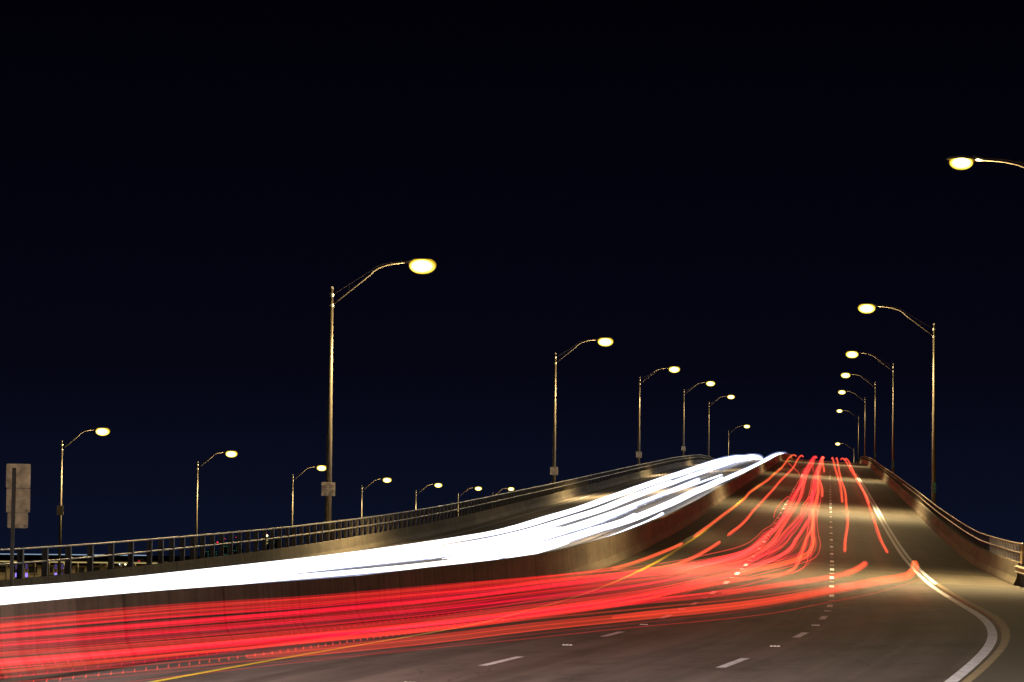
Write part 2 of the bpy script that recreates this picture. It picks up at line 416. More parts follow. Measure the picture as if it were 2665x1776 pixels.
# median barrier
mbar = empty('median_barrier', pos(0, -9.4))
mb = MB(); sweep(mb, [(lambda s: MO(s), -.02), (lambda s: MO(s) - .02, .08), (lambda s: MO(s) - .15, .30), (lambda s: MO(s) - .22, 1.05),
                      (lambda s: MO(s) - .40, 1.05), (lambda s: MO(s) - .48, .30), (lambda s: MO(s) - .62, .08), (lambda s: MO(s) - .64, -.3)], stations(-60, 900), closed=True)
world_child(mb.build('barrier_wall', 'barrier_concrete'), mbar)
for a, b in ((-5.6, -2.4), (22.0, 26.6)):
    mb = MB(); sweep(mb, [(lambda s: MO(s) + .004, .0), (lambda s: MO(s) - .016, .08), (lambda s: MO(s) - .146, .30), (lambda s: MO(s) - .214, 1.046)], [a, (a + b) / 2, b])
    world_child(mb.build('patched_panel', 'panel_concrete'), mbar)
tag(mbar, 'weathered concrete safety barrier dividing the white and red light trails', 'barrier')
# guardrail joining the right parapet at the bridge end
gr = empty('guardrail', pos(66, 7.3))
mb = MB(); sweep(mb, [(7.12, .50), (7.04, .56), (7.12, .62), (7.12, .68), (7.04, .74), (7.12, .80), (7.15, .80), (7.15, .50)], stations(40, 74.2, 1.0), closed=True)
world_child(mb.build('beam', 'guardrail_steel'), gr)
s = 42.0
while s < 74:
    q = MB(); post_box(q, s, 7.28, -.05, .86, .15, .22); world_child(q.build('post', 'wood_block'), gr); s += 3.8 / 2
tag(gr, 'steel crash guardrail on dark posts joining the right parapet end', 'guardrail')
ep = empty('end_pylon', pos(73.2, 7.35))
mb = MB(); post_box(mb, 73.2, 7.4, .84, 1.62, 1.2, .30); world_child(mb.build('panel', 'end_panel'), ep)
mb = MB(); post_box(mb, 73.2, 7.4, 1.62, 1.66, 1.3, .38); world_child(mb.build('cap', 'rail_metal'), ep)
mb = MB(); post_box(mb, 73.2, 7.45, -.1, .84, .5, .2); world_child(mb.build('pedestal', 'wood_block'), ep)
tag(ep, 'tan end panel closing off the pipe rails at the right bridge end', 'end panel')

# ---------------------------------------------------------------- street lamps
def arm_pts(L, rise, z0, r=14):
    """curved bracket from pole (x=0) to luminaire neck (x=L)"""
    pts = []
    xs = L * .60; zs = rise * .97
    pts.append(Vector((0, 0, z0)))
    for i in range(1, 5): pts.append(Vector((xs * i / 5, 0, z0 + (zs * .93) * i / 5)))
    for i in range(r + 1):
        t = i / r; a = Vector((xs * .84, 0, z0 + zs * .80)); b = Vector((xs * 1.06, 0, z0 + zs * 1.03)); c = Vector((L, 0, z0 + rise))
        pts.append(a * (1-t)**2 + b * 2*t*(1-t) + c * t*t)
    return pts
def make_lamp(loc, yaw, H, L, label, group, sign=None, plate=False, far=False, watts=1.0, dz=1.5, tint=(1.0, .72, .33), lens=1.0, beam=132):
    """pole on its pedestal, two-member bracket, cobra head; +x of the lamp points along the bracket"""
    r = empty('street_lamp', loc, yaw)
    sg = 8 if far else 12
    rb_, rt = (.19, .10)
    mb = MB(); mb.tube([(0, 0, .5), (0, 0, H * .5), (0, 0, H)], [rb_, (rb_ + rt) / 2, rt], sg); mb.build('pole', 'pole_metal', r, True)
    mb = MB(); mb.box((0, 0, .22), (.62, .62, .44)); mb.tube([(0, 0, .44), (0, 0, .62)], [.30, .24], 10); mb.build('base', 'post_metal', r)
    mb = MB(); mb.tube([(0, 0, H - .02), (0, 0, H + .10), (0, 0, H + .14)], [rt * 1.15, rt * 1.1, .02], 8)
    for z in (H - .38, H - .95): mb.tube([(0, 0, z - .09), (0, 0, z + .09)], rt * 1.35, 10)
    mb.build('collar', 'lamp_housing', r)
    for (z0, rr) in ((H - .95, .045), (H - .38, .028)):
        pts = arm_pts(L - .55, H + dz + .03 - z0 - (.05 if z0 < H - .5 else -.02), z0)
        mb = MB(); mb.tube(pts, rr, 8); mb.build('arm', 'pole_metal', r, True)
    mb = MB(); xm = L * .19; mb.tube([(xm, 0, H - .95 + .36 * (dz + .95)), (xm, 0, H - .38 + .30 * (dz + .38) + .1)], .018, 6); mb.build('brace', 'pole_metal', r)
    # luminaire: flat bodied cobra head with a drop lens under it
    mb = MB(); zc = H + dz
    prof = [(.02, .16), (.16, .16), (.30, .13), (.39, .06), (.40, .0)]
    mb.lathe(prof, 16, c=(L, 0, zc), sx=1.45, sy=.72)
    mb.tube([(L - .95, 0, zc + .02), (L - .45, 0, zc + .05)], [.05, .13], 10)
    hd = mb.build('lamp_head', 'lamp_housing', r, True)
    mb = MB(); mb.lathe([(a_, b_) for a_, b_ in [(.30, .12), (.40, .02), (.45, -.10), (.445, -.22), (.40, -.34), (.31, -.45), (.18, -.53), (.0, -.56)]], 20, c=(0, 0, .22), sx=1.42, sy=1.0)
    le = mb.build('lens', 'lamp_lens', hd, True); le.location = (L, 0, zc - .22 * lens); le.scale = (lens,) * 3
    if sign:
        z, w, h, word = sign
        ry = -yaw   # faces back down the road
        mb = MB(); M = Matrix.Rotation(ry, 3, 'Z'); mb.box(M @ Vector((0, -.24, 0)) + Vector((0, 0, z)), (w, .02, h), 0, M); sb = mb.build('sign_board', 'sign_face', r)
        mk = MB()
        for (x0, x1, zz, tk) in ((-.12, .2, .40, .03), (.08, .36, .25, .03), (.24, .36, -.06, .03), (-.3, .1, -.02, .012), (-.28, -.12, -.2, .02), (.05, .34, -.22, .03), (-.3, -.1, -.37, .03), (-.02, .32, -.37, .03)):
            xx = x0
            while xx < x1:
                l = random.uniform(.03, .07); mk.box(M @ Vector(((xx + l/2) * w, -.2515, 0)) + Vector((0, 0, z + zz * h)), (l * w * .9, .003, tk * h * 1.6), 0, M); xx += l + .015
        mk.build('sign_lines', 'sign_ink', sb)
        if word:
            cu = bpy.data.curves.new('word', 'FONT'); cu.body = word; cu.size = .26 * h; cu.align_x = 'CENTER'; cu.align_y = 'CENTER'; cu.extrude = .002
            to = bpy.data.objects.new('tmp', cu); COL.objects.link(to)
            dg = bpy.context.evaluated_depsgraph_get(); me = bpy.data.meshes.new_from_object(to.evaluated_get(dg))
            bpy.data.objects.remove(to); me.materials.clear(); me.materials.append(MATS['sign_ink_red'])
            o = bpy.data.objects.new('sign_word', me); COL.objects.link(o); o.parent = sb
            o.matrix_local = Matrix.Translation(M @ Vector((-.27 * w, -.253, 0)) + Vector((0, 0, z + .2 * h))) @ Matrix.Rotation(ry, 4, 'Z') @ Matrix.Rotation(math.pi / 2, 4, 'X')
        bk = MB()
        for q in (-.35, .35): bk.tube([(0, 0, z + q * h - .02), (0, 0, z + q * h + .02)], .21, 10)
        bk.build('sign_band', 'rail_metal', r)
    if plate:
        M = Matrix.Rotation(-yaw, 3, 'Z'); z = plate
        mb = MB(); mb.box(M @ Vector((0, -.22, 0)) + Vector((0, 0, z)), (.30, .015, .82), 0, M); pb = mb.build('number_plate', 'teal_plate', r)
        mk = MB()
        for i in range(4):
            zz = z + .30 - i * .2
            for dx, dzz, ww, hh in random.sample([(-.07, 0, .03, .13), (.07, 0, .03, .13), (0, .055, .14, .03), (0, -.055, .14, .03), (0, 0, .12, .03), (.03, .03, .03, .08)], 4):
                mk.box(M @ Vector((dx, -.2295, 0)) + Vector((0, 0, zz + dzz)), (ww, .003, hh), 0, M)
        mk.build('plate_digits', 'plate_mark', pb)
    sl = bpy.data.lights.new('lamp_beam', 'SPOT'); sl.energy = LAMP_W * watts * 3.1; sl.color = tint; sl.spot_size = math.radians(beam); sl.spot_blend = 1.0; sl.shadow_soft_size = .2
    so_ = bpy.data.objects.new('lamp_beam', sl); COL.objects.link(so_); so_.parent = hd; so_.location = (L, 0, zc - .8 * lens - .2)
    ld = bpy.data.lights.new('lamp_light', 'POINT'); ld.energy = LAMP_W * watts * .40; ld.color = tint; ld.shadow_soft_size = .1
    lo = bpy.data.objects.new('lamp_light', ld); COL.objects.link(lo); lo.parent = hd; lo.location = (L, 0, zc - .8 * lens - .1)
    tag(r, label, 'street lamp', group)
    return r
simple('sign_ink_red', (.16, .03, .03), .7)
GM = 'street lamps along the bridge'
ordn = ['first and nearest', 'second', 'third', 'fourth', 'fifth', 'sixth and farthest']
# right row
for i, (s, off) in enumerate(((75.0, 10.3), (203, 8.2), (361, 8.2), (519, 8.2), (677, 8.2), (835, 8.2), (993, 8.2))):
    if i == 0:
        p = pos(s, off); lab = 'nearest lamp at upper right, its curved bracket running out of the frame'; H, L = 15.35, 5.3
    else:
        t = itp(TH, s); p = Vector((itp(XC, s) + off*math.cos(t), itp(YC, s) - off*math.sin(t), itp(ZC, s) - .55)); H, L = 15.4, 5.4
        lab = [None, 'tallest whole lamp post behind the right parapet, teal number plate near its foot', 'second lamp post up the right parapet with a teal number plate',
               'third lamp post up the right parapet with the smallest teal plate', 'fourth lamp post of the right row, at the bridge crest',
               'thin fifth lamp post of the right row, pole half hidden past the crest', 'farthest lamp of the right row, low over the road at the crest'][i]
    make_lamp(p, math.pi - itp(TH, s) , H, L, lab, GM, plate=(2.35 if i in (1, 2, 3) else False), far=i > 3, lens=(.74, 1.1, 1.3, 1.35, 1.35, 1.3, 1.3)[i], watts=(1, 1, .62, .5, .5, .5, .5)[i])
make_lamp(pos(-33, 9.5), math.pi - .33, 14.8, 5.4, 'lamp post on the right verge just outside the frame, lighting the near asphalt', GM, watts=2.3, tint=(1.0, .83, .68), beam=168)
# left row
make_lamp(pos(-18, -27.6), -.26, 14.8, 5.1, 'lamp post beyond the left edge of the frame, before the notice board one', GM, watts=1.0, tint=(1.0, .83, .68), beam=160)
LS = ((123.5, 14.05), (267, 13.75), (409, 13.65), (550, 13.75), (676, 13.55), (819, 9.65))
for i, (s, H) in enumerate(LS):
    t = itp(TH, s); off = -27.9; base = itp(ZC, s) + itp(LD, s) - .1 ; top = itp(ZC, s) + H
    p = Vector((itp(XC, s) + off*math.cos(t), itp(YC, s) - off*math.sin(t), base))
    lab = ['tallest lamp post left of centre with a square notice board on its pole', 'second lamp post along the left parapet, notice board above the rail',
           'third lamp post along the left parapet with a small notice board', 'fourth lamp post along the left parapet with a tiny notice board', 'fifth lamp post along the left parapet, near the crest',
           'short farthest lamp of the left row beside the white light flare'][i]
    sgn = [(3.65, .76, .76, 'NO'), (2.95, .80, .80, None), (3.2, .85, .85, None), (3.3, .8, .8, None), None, None][i]
    make_lamp(p, -t, top - base, 5.1, lab, GM, sign=sgn, far=i > 3, lens=(1.2, 1.25, 1.3, 1.35, 1.35, 1.35)[i], watts=(1, .85, .7, .55, .5, .5)[i])
# side road row, lower down at the left
GS = 'street lamps along the lower road at the left'
for i in range(7):
    Y = 372 + 76 * i; X = [-53.5, -44.9, -36.5, -28.5, -20.4, -12.5, -4.6][i]; H = 14.9 + (0, 0, .3, .3, 1.2, 2.3, 4.0)[i]
    lab = ['leftmost lamp post, small notice board on its pole, beyond the left rail', 'second lamp post from the left, bare pole beyond the rail', 'third lamp from the left, just left of the tall post',
           'fourth lamp from the left, just right of the tall post', 'fifth lamp of the low row, between tall post and second parapet post', 'sixth lamp of the low row, its short pole behind the rail', 'last lamp of the low row, touching the left rail'][i]
    make_lamp(Vector((X, Y, GZ)), -.04, H - GZ, 4.85, lab, GS, sign=((2.9 + 7.0 - 1.0, .8, 1.15, None) if i == 0 else None), far=True, lens=1.35)

# ---------------------------------------------------------------- traffic sign seen from behind
ts = empty('traffic_sign', pos(50, -26.0))
def tbox(name, cx, cz, w, h, mat, y=0.0, th=.02, bev=.04):
    mb = MB(); pts = []
    for (sx_, sz_, a0) in ((1, 1, 0), (-1, 1, 90), (-1, -1, 180), (1, -1, 270)):
        for k in range(5):
            a = math.radians(a0 + k * 22.5); pts.append((cx + sx_ * (w/2 - bev) + bev * math.cos(a), cz + sz_ * (h/2 - bev) + bev * math.sin(a)))
    a = mb.add([(x, y, z) for x, z in pts]); b = mb.add([(x, y + th, z) for x, z in pts]); n = len(pts)
    mb.face(list(range(a, a + n))); mb.face(list(range(b, b + n))[::-1])
    for k in range(n): mb.face([a + k, a + (k+1) % n, b + (k+1) % n, b + k][::-1])
    return mb.build(name, mat, ts)
tx = (-14.75, 93.0); ts.location = (tx[0], tx[1], deck(50, -26.0))
z0 = ts.location[2]
mb = MB(); mb.box((-.03, -.05, (4.25) / 2 ), (.10, .07, 4.25)); mb.build('post', 'sign_post', ts)
def rowz(r): return (1441 - r) * 93 / 8118.4 + EYE - z0
for j, (r0, r1, x0, x1) in enumerate(((1209, 1272, 24, 87), (1273, 1336, 25, 86.5), (1336.5, 1376, 28.5, 81.5))):
    cxm = ((x0 + x1) / 2 - 1332.5) * 93 / 8118.4 + .0 - tx[0] + (1441 - (r0 + r1) / 2) * 93 / 8118.4 * -.0123
    pb = tbox('sign_panel', cxm, rowz((r0 + r1) / 2), (x1 - x0) * 93 / 8118.4, (r1 - r0) * 93 / 8118.4, 'sign_back')
    pb['label'] = ['top square aluminium panel, stained', 'middle square aluminium panel with glints', 'small bottom aluminium panel'][j]
    if j:
        mk = MB(); zz = rowz(r1 - 7); xx = cxm + (x1 - x0) * 93 / 8118.4 * .36
        mk.box((xx, -.003, zz), (.10, .004, .02)); mk.box((xx, -.003, zz - .025), (.05, .004, .02)); mk.box((xx, -.003, zz - .05), (.08, .004, .012)); mk.build('sticker', 'sign_ink', pb)
tag(ts, 'back of a three panel road sign on a dark post at far left', 'road sign')

# ---------------------------------------------------------------- what lies beyond the left rail
def at(u, v, Y):
    cr, sr = math.cos(ROLL), math.sin(ROLL); a = u - 1332.5; b = v - 888
    x = a * cr + b * sr; y = -a * sr + b * cr
    d = Vector((x / F_PX, 1, -y / F_PX)); cp, sp = math.cos(PITCH), math.sin(PITCH)
    w = Vector((d.x, cp - d.z * sp, sp + d.z * cp)); return Vector((0, 0, EYE)) + w * (Y / w.y)
# long low building with lit eaves
Yb = 430.0; A = at(-60, 1458, Yb); B = at(430, 1461, Yb); Ht = A.z - GZ
lbd = empty('low_building', (A.x, Yb, GZ)); Lb = B.x - A.x
mb = MB(); mb.box((Lb / 2, 6.4, (Ht - .5) / 2), (Lb, 12, Ht - .5)); mb.build('wall', 'building_wall', lbd)
mb = MB(); mb.box((Lb / 2, 6, Ht - .1), (Lb + .8, 14.5, .3)); rf = mb.build('roof', 'post_metal', lbd)
mb = MB(); mb.box((Lb / 2, -1.29, Ht - .14), (Lb + .6, .06, .16)); mb.build('lit_eave', 'fascia_light', rf)
for i in range(12):
    x = 1.2 + i * Lb / 12
    mb = MB(); mb.box((x, .33, Ht * .55), (1.5, .12, Ht * .42)); w_ = mb.build('window', 'building_wall', lbd)
    mb = MB(); mb.box((x, .262, Ht * .55), (1.25, .03, Ht * .32)); mb.build('pane', 'dark_glass', w_)
for i in range(14):
    x = .3 + i * Lb / 13.2
    mb = MB(); mb.box((x, -1.1, (Ht - .25) / 2), (.16, .16, Ht - .25)); mb.build('column', 'building_wall', lbd)
tag(lbd, 'long low building with a lit roof edge behind the left rail', 'building')
sp = bpy.data.lights.new('eave_light', 'AREA'); sp.shape = 'RECTANGLE'; sp.size = Lb * .95; sp.size_y = .3; sp.energy = 500; sp.color = (1, .75, .35)
so = bpy.data.objects.new('eave_light', sp); COL.objects.link(so); so.parent = lbd; so.location = (Lb / 2, -1.0, Ht - .3); so.rotation_euler = (math.radians(-25), 0, 0)
for i, u in enumerate((43, 69, 120, 145, 162)):
    a = at(u, 1498, Yb - 12); b = at(u, 1472, Yb - 12)
    r = empty('light_column', (a.x, a.y, GZ))
    mb = MB(); mb.tube([(0, 0, 0), (0, 0, b.z - GZ)], .14, 8); mb.build('post', 'sign_back', r)
    mb = MB(); mb.tube([(0, -.05, a.z - GZ - .25), (0, -.05, a.z - GZ), (0, -.05, a.z - GZ + .35)], [.10, .2, .12], 8); mb.build('lower_light', 'purple_light' if i < 4 else 'purple_dim', r, True)
    mb = MB(); mb.tube([(0, -.05, b.z - GZ - .5), (0, -.05, b.z - GZ + .2)], .17, 8); mb.build('upper_light', 'purple_dim', r, True)
    tag(r, ['violet lit column just left of the sign post', 'violet lit column just right of the sign post', 'third violet lit column from the left', 'fourth violet lit column from the left', 'faint fifth violet column beside the lamp pole'][i], 'light column', 'violet lit columns by the low building')
# parked cars with lamps on
def car(u, v, Y, rz, lamps, label):
    p = at(u, v, Y); r = empty('parked_car', (p.x, p.y, p.z - .7), rz)
    prof = [(-2.2, .35), (-2.2, .8), (-1.9, .95), (-1.0, 1.0), (-.5, 1.42), (.9, 1.42), (1.6, .98), (2.15, .9), (2.2, .35)]
    mb = MB(); a = mb.add([(-.85, y, z) for y, z in prof]); b = mb.add([(.85, y, z) for y, z in prof]); n = len(prof)
    mb.face(list(range(a, a+n))); mb.face(list(range(b, b+n))[::-1])
    for k in range(n): mb.face([a+k, b+k, b+(k+1)%n, a+(k+1)%n])
    mb.build('body', 'car_paint', r)
    for x in (-.8, .8):
        for y in (-1.35, 1.35):
            w = MB(); w.tube([(x - .1, y, .33), (x + .1, y, .33)], .33, 12); w.build('wheel', 'tyre', r)
    for x, m in zip((-.6, .6), lamps):
        h = MB(); h.lathe([(0, .2), (.14, .14), (.2, 0), (.14, -.14), (0, -.2)], 10, c=(x, -2.2, .7)); h.build('headlight', m, r, True)
    tag(r, label, 'car', 'cars with lamps on beyond the rail')
car(316, 1469, 700, .25, ('beacon_white', 'beacon_warm'), 'small parked car with one bluish and one warm headlight beyond the rail')
car(267, 1473, 620, .3, ('beacon_warm', 'window_amber'), 'dim parked car with two small yellow lamps beyond the rail')
car(366, 1462, 760, .2, ('beacon_red', 'building_wall'), 'small parked car with one red lamp beyond the rail')
# distant causeway with its line of light
A = at(-80, 1441.5, 1500); B = at(392, 1446, 1500)
cwy = empty('causeway', (A.x, 1500, GZ)); Lc = B.x - A.x; zc_ = A.z - GZ
mb = MB(); mb.box((Lc / 2, 3, zc_ - .75), (Lc, 8, .7)); mb.build('deck', 'post_metal', cwy)
for i in range(7):
    q = MB(); q.box((4 + i * Lc / 7, 3, (zc_ - 1.1) / 2), (1, 5, zc_ - 1.1)); q.build('pier', 'post_metal', cwy)
tag(cwy, 'far dark causeway crossing behind the low building', 'causeway')
mb = MB(); mb.tube([A + Vector((0, -1, 0)), B + Vector((0, -1, 0))], .22, 6)
tag(mb.build('light_trail', 'causeway_light'), 'thin pale blue light line along the far causeway', 'light trail')
# city blocks low on the skyline
def block(u0, u1, v, Y, nx, nz, mat, lab, name='office_block'):
    a, b = at(u0, v, Y), at(u1, v, Y); r = empty(name, ((a.x + b.x) / 2, Y, GZ)); w = b.x - a.x; h = a.z - GZ
    mb = MB(); mb.box((0, w * .4, h / 2), (w, w * .8, h)); mb.build('wall', 'dark_tower', r)
    for i in range(nx):
        for k in range(nz):
            if random.random() < .45: continue
            q = MB(); q.box((-w/2 + w * (i + .5) / nx, -.05, h - (k + .7) * 3.2), (w / nx * .5, .1, 1.4)); q.build('window', mat, r)
    mb = MB(); mb.box((0, w * .4, h + .4), (w * .5, w * .4, .8)); mb.build('roof_plant', 'dark_tower', r)
    tag(r, lab, 'building', 'office blocks on the skyline'); return r, h
block(534, 566, 1431, 3600, 6, 5, 'window_teal', 'leftmost dark office block with sparse teal windows')
r, h = block(577, 596, 1417, 3600, 4, 7, 'window_teal', 'narrow dark teal tower under the bluish beacon')
block(607, 632, 1421, 3600, 5, 6, 'window_teal', 'dark block with teal windows right of the narrow tower')
block(690, 700, 1402, 3600, 1, 8, 'window_amber', 'slim tower with a column of yellow windows under the warm beacon')
block(712, 735, 1407, 3600, 5, 6, 'window_teal', 'rightmost dark block with a few dim windows')
def beacon(u, v, Y, rad, mat, label, hgt=1.0):
    p = at(u, v, Y); r = empty('beacon', p)
    mb = MB(); mb.lathe([(0, -rad*hgt), (rad*.7, -rad*.6*hgt), (rad, 0), (rad*.7, rad*.6*hgt), (0, rad*hgt)], 12); mb.build('light', mat, r, True)
    mb = MB(); mb.tube([(0, 0, GZ - p.z), (0, 0, -rad * hgt)], .25, 6); mb.build('mast', 'post_metal', r)
    tag(r, label, 'beacon', 'warning and sign lights over the skyline')
beacon(566, 1412, 3500, .9, 'beacon_red', 'bright red beacon left of the bluish light')
beacon(581, 1405, 3500, .9, 'beacon_white', 'tall bluish white beacon between two red ones', 2.4)
beacon(586, 1403, 3520, .5, 'beacon_red', 'small red beacon touching the bluish light')
beacon(614, 1399, 3500, .4, 'beacon_red', 'tiny lone red beacon over the dark block')
beacon(625, 1406, 3500, .6, 'beacon_warm', 'small yellow light on the lower rail line')
beacon(695, 1394.5, 3500, 1.2, 'beacon_warm', 'large warm yellow beacon over the slim tower')
beacon(693, 1389.5, 3520, .5, 'beacon_red', 'small red beacon above the warm yellow one')
beacon(744, 1418, 3500, .7, 'beacon_white', 'greenish white light at the right end of the skyline')
beacon(530, 1447, 3500, .6, 'beacon_white', 'greenish white light low at the left end of the skyline')
beacon(60, 1454, 2500, .5, 'beacon_white', 'faint white light beyond the causeway near the sign post')
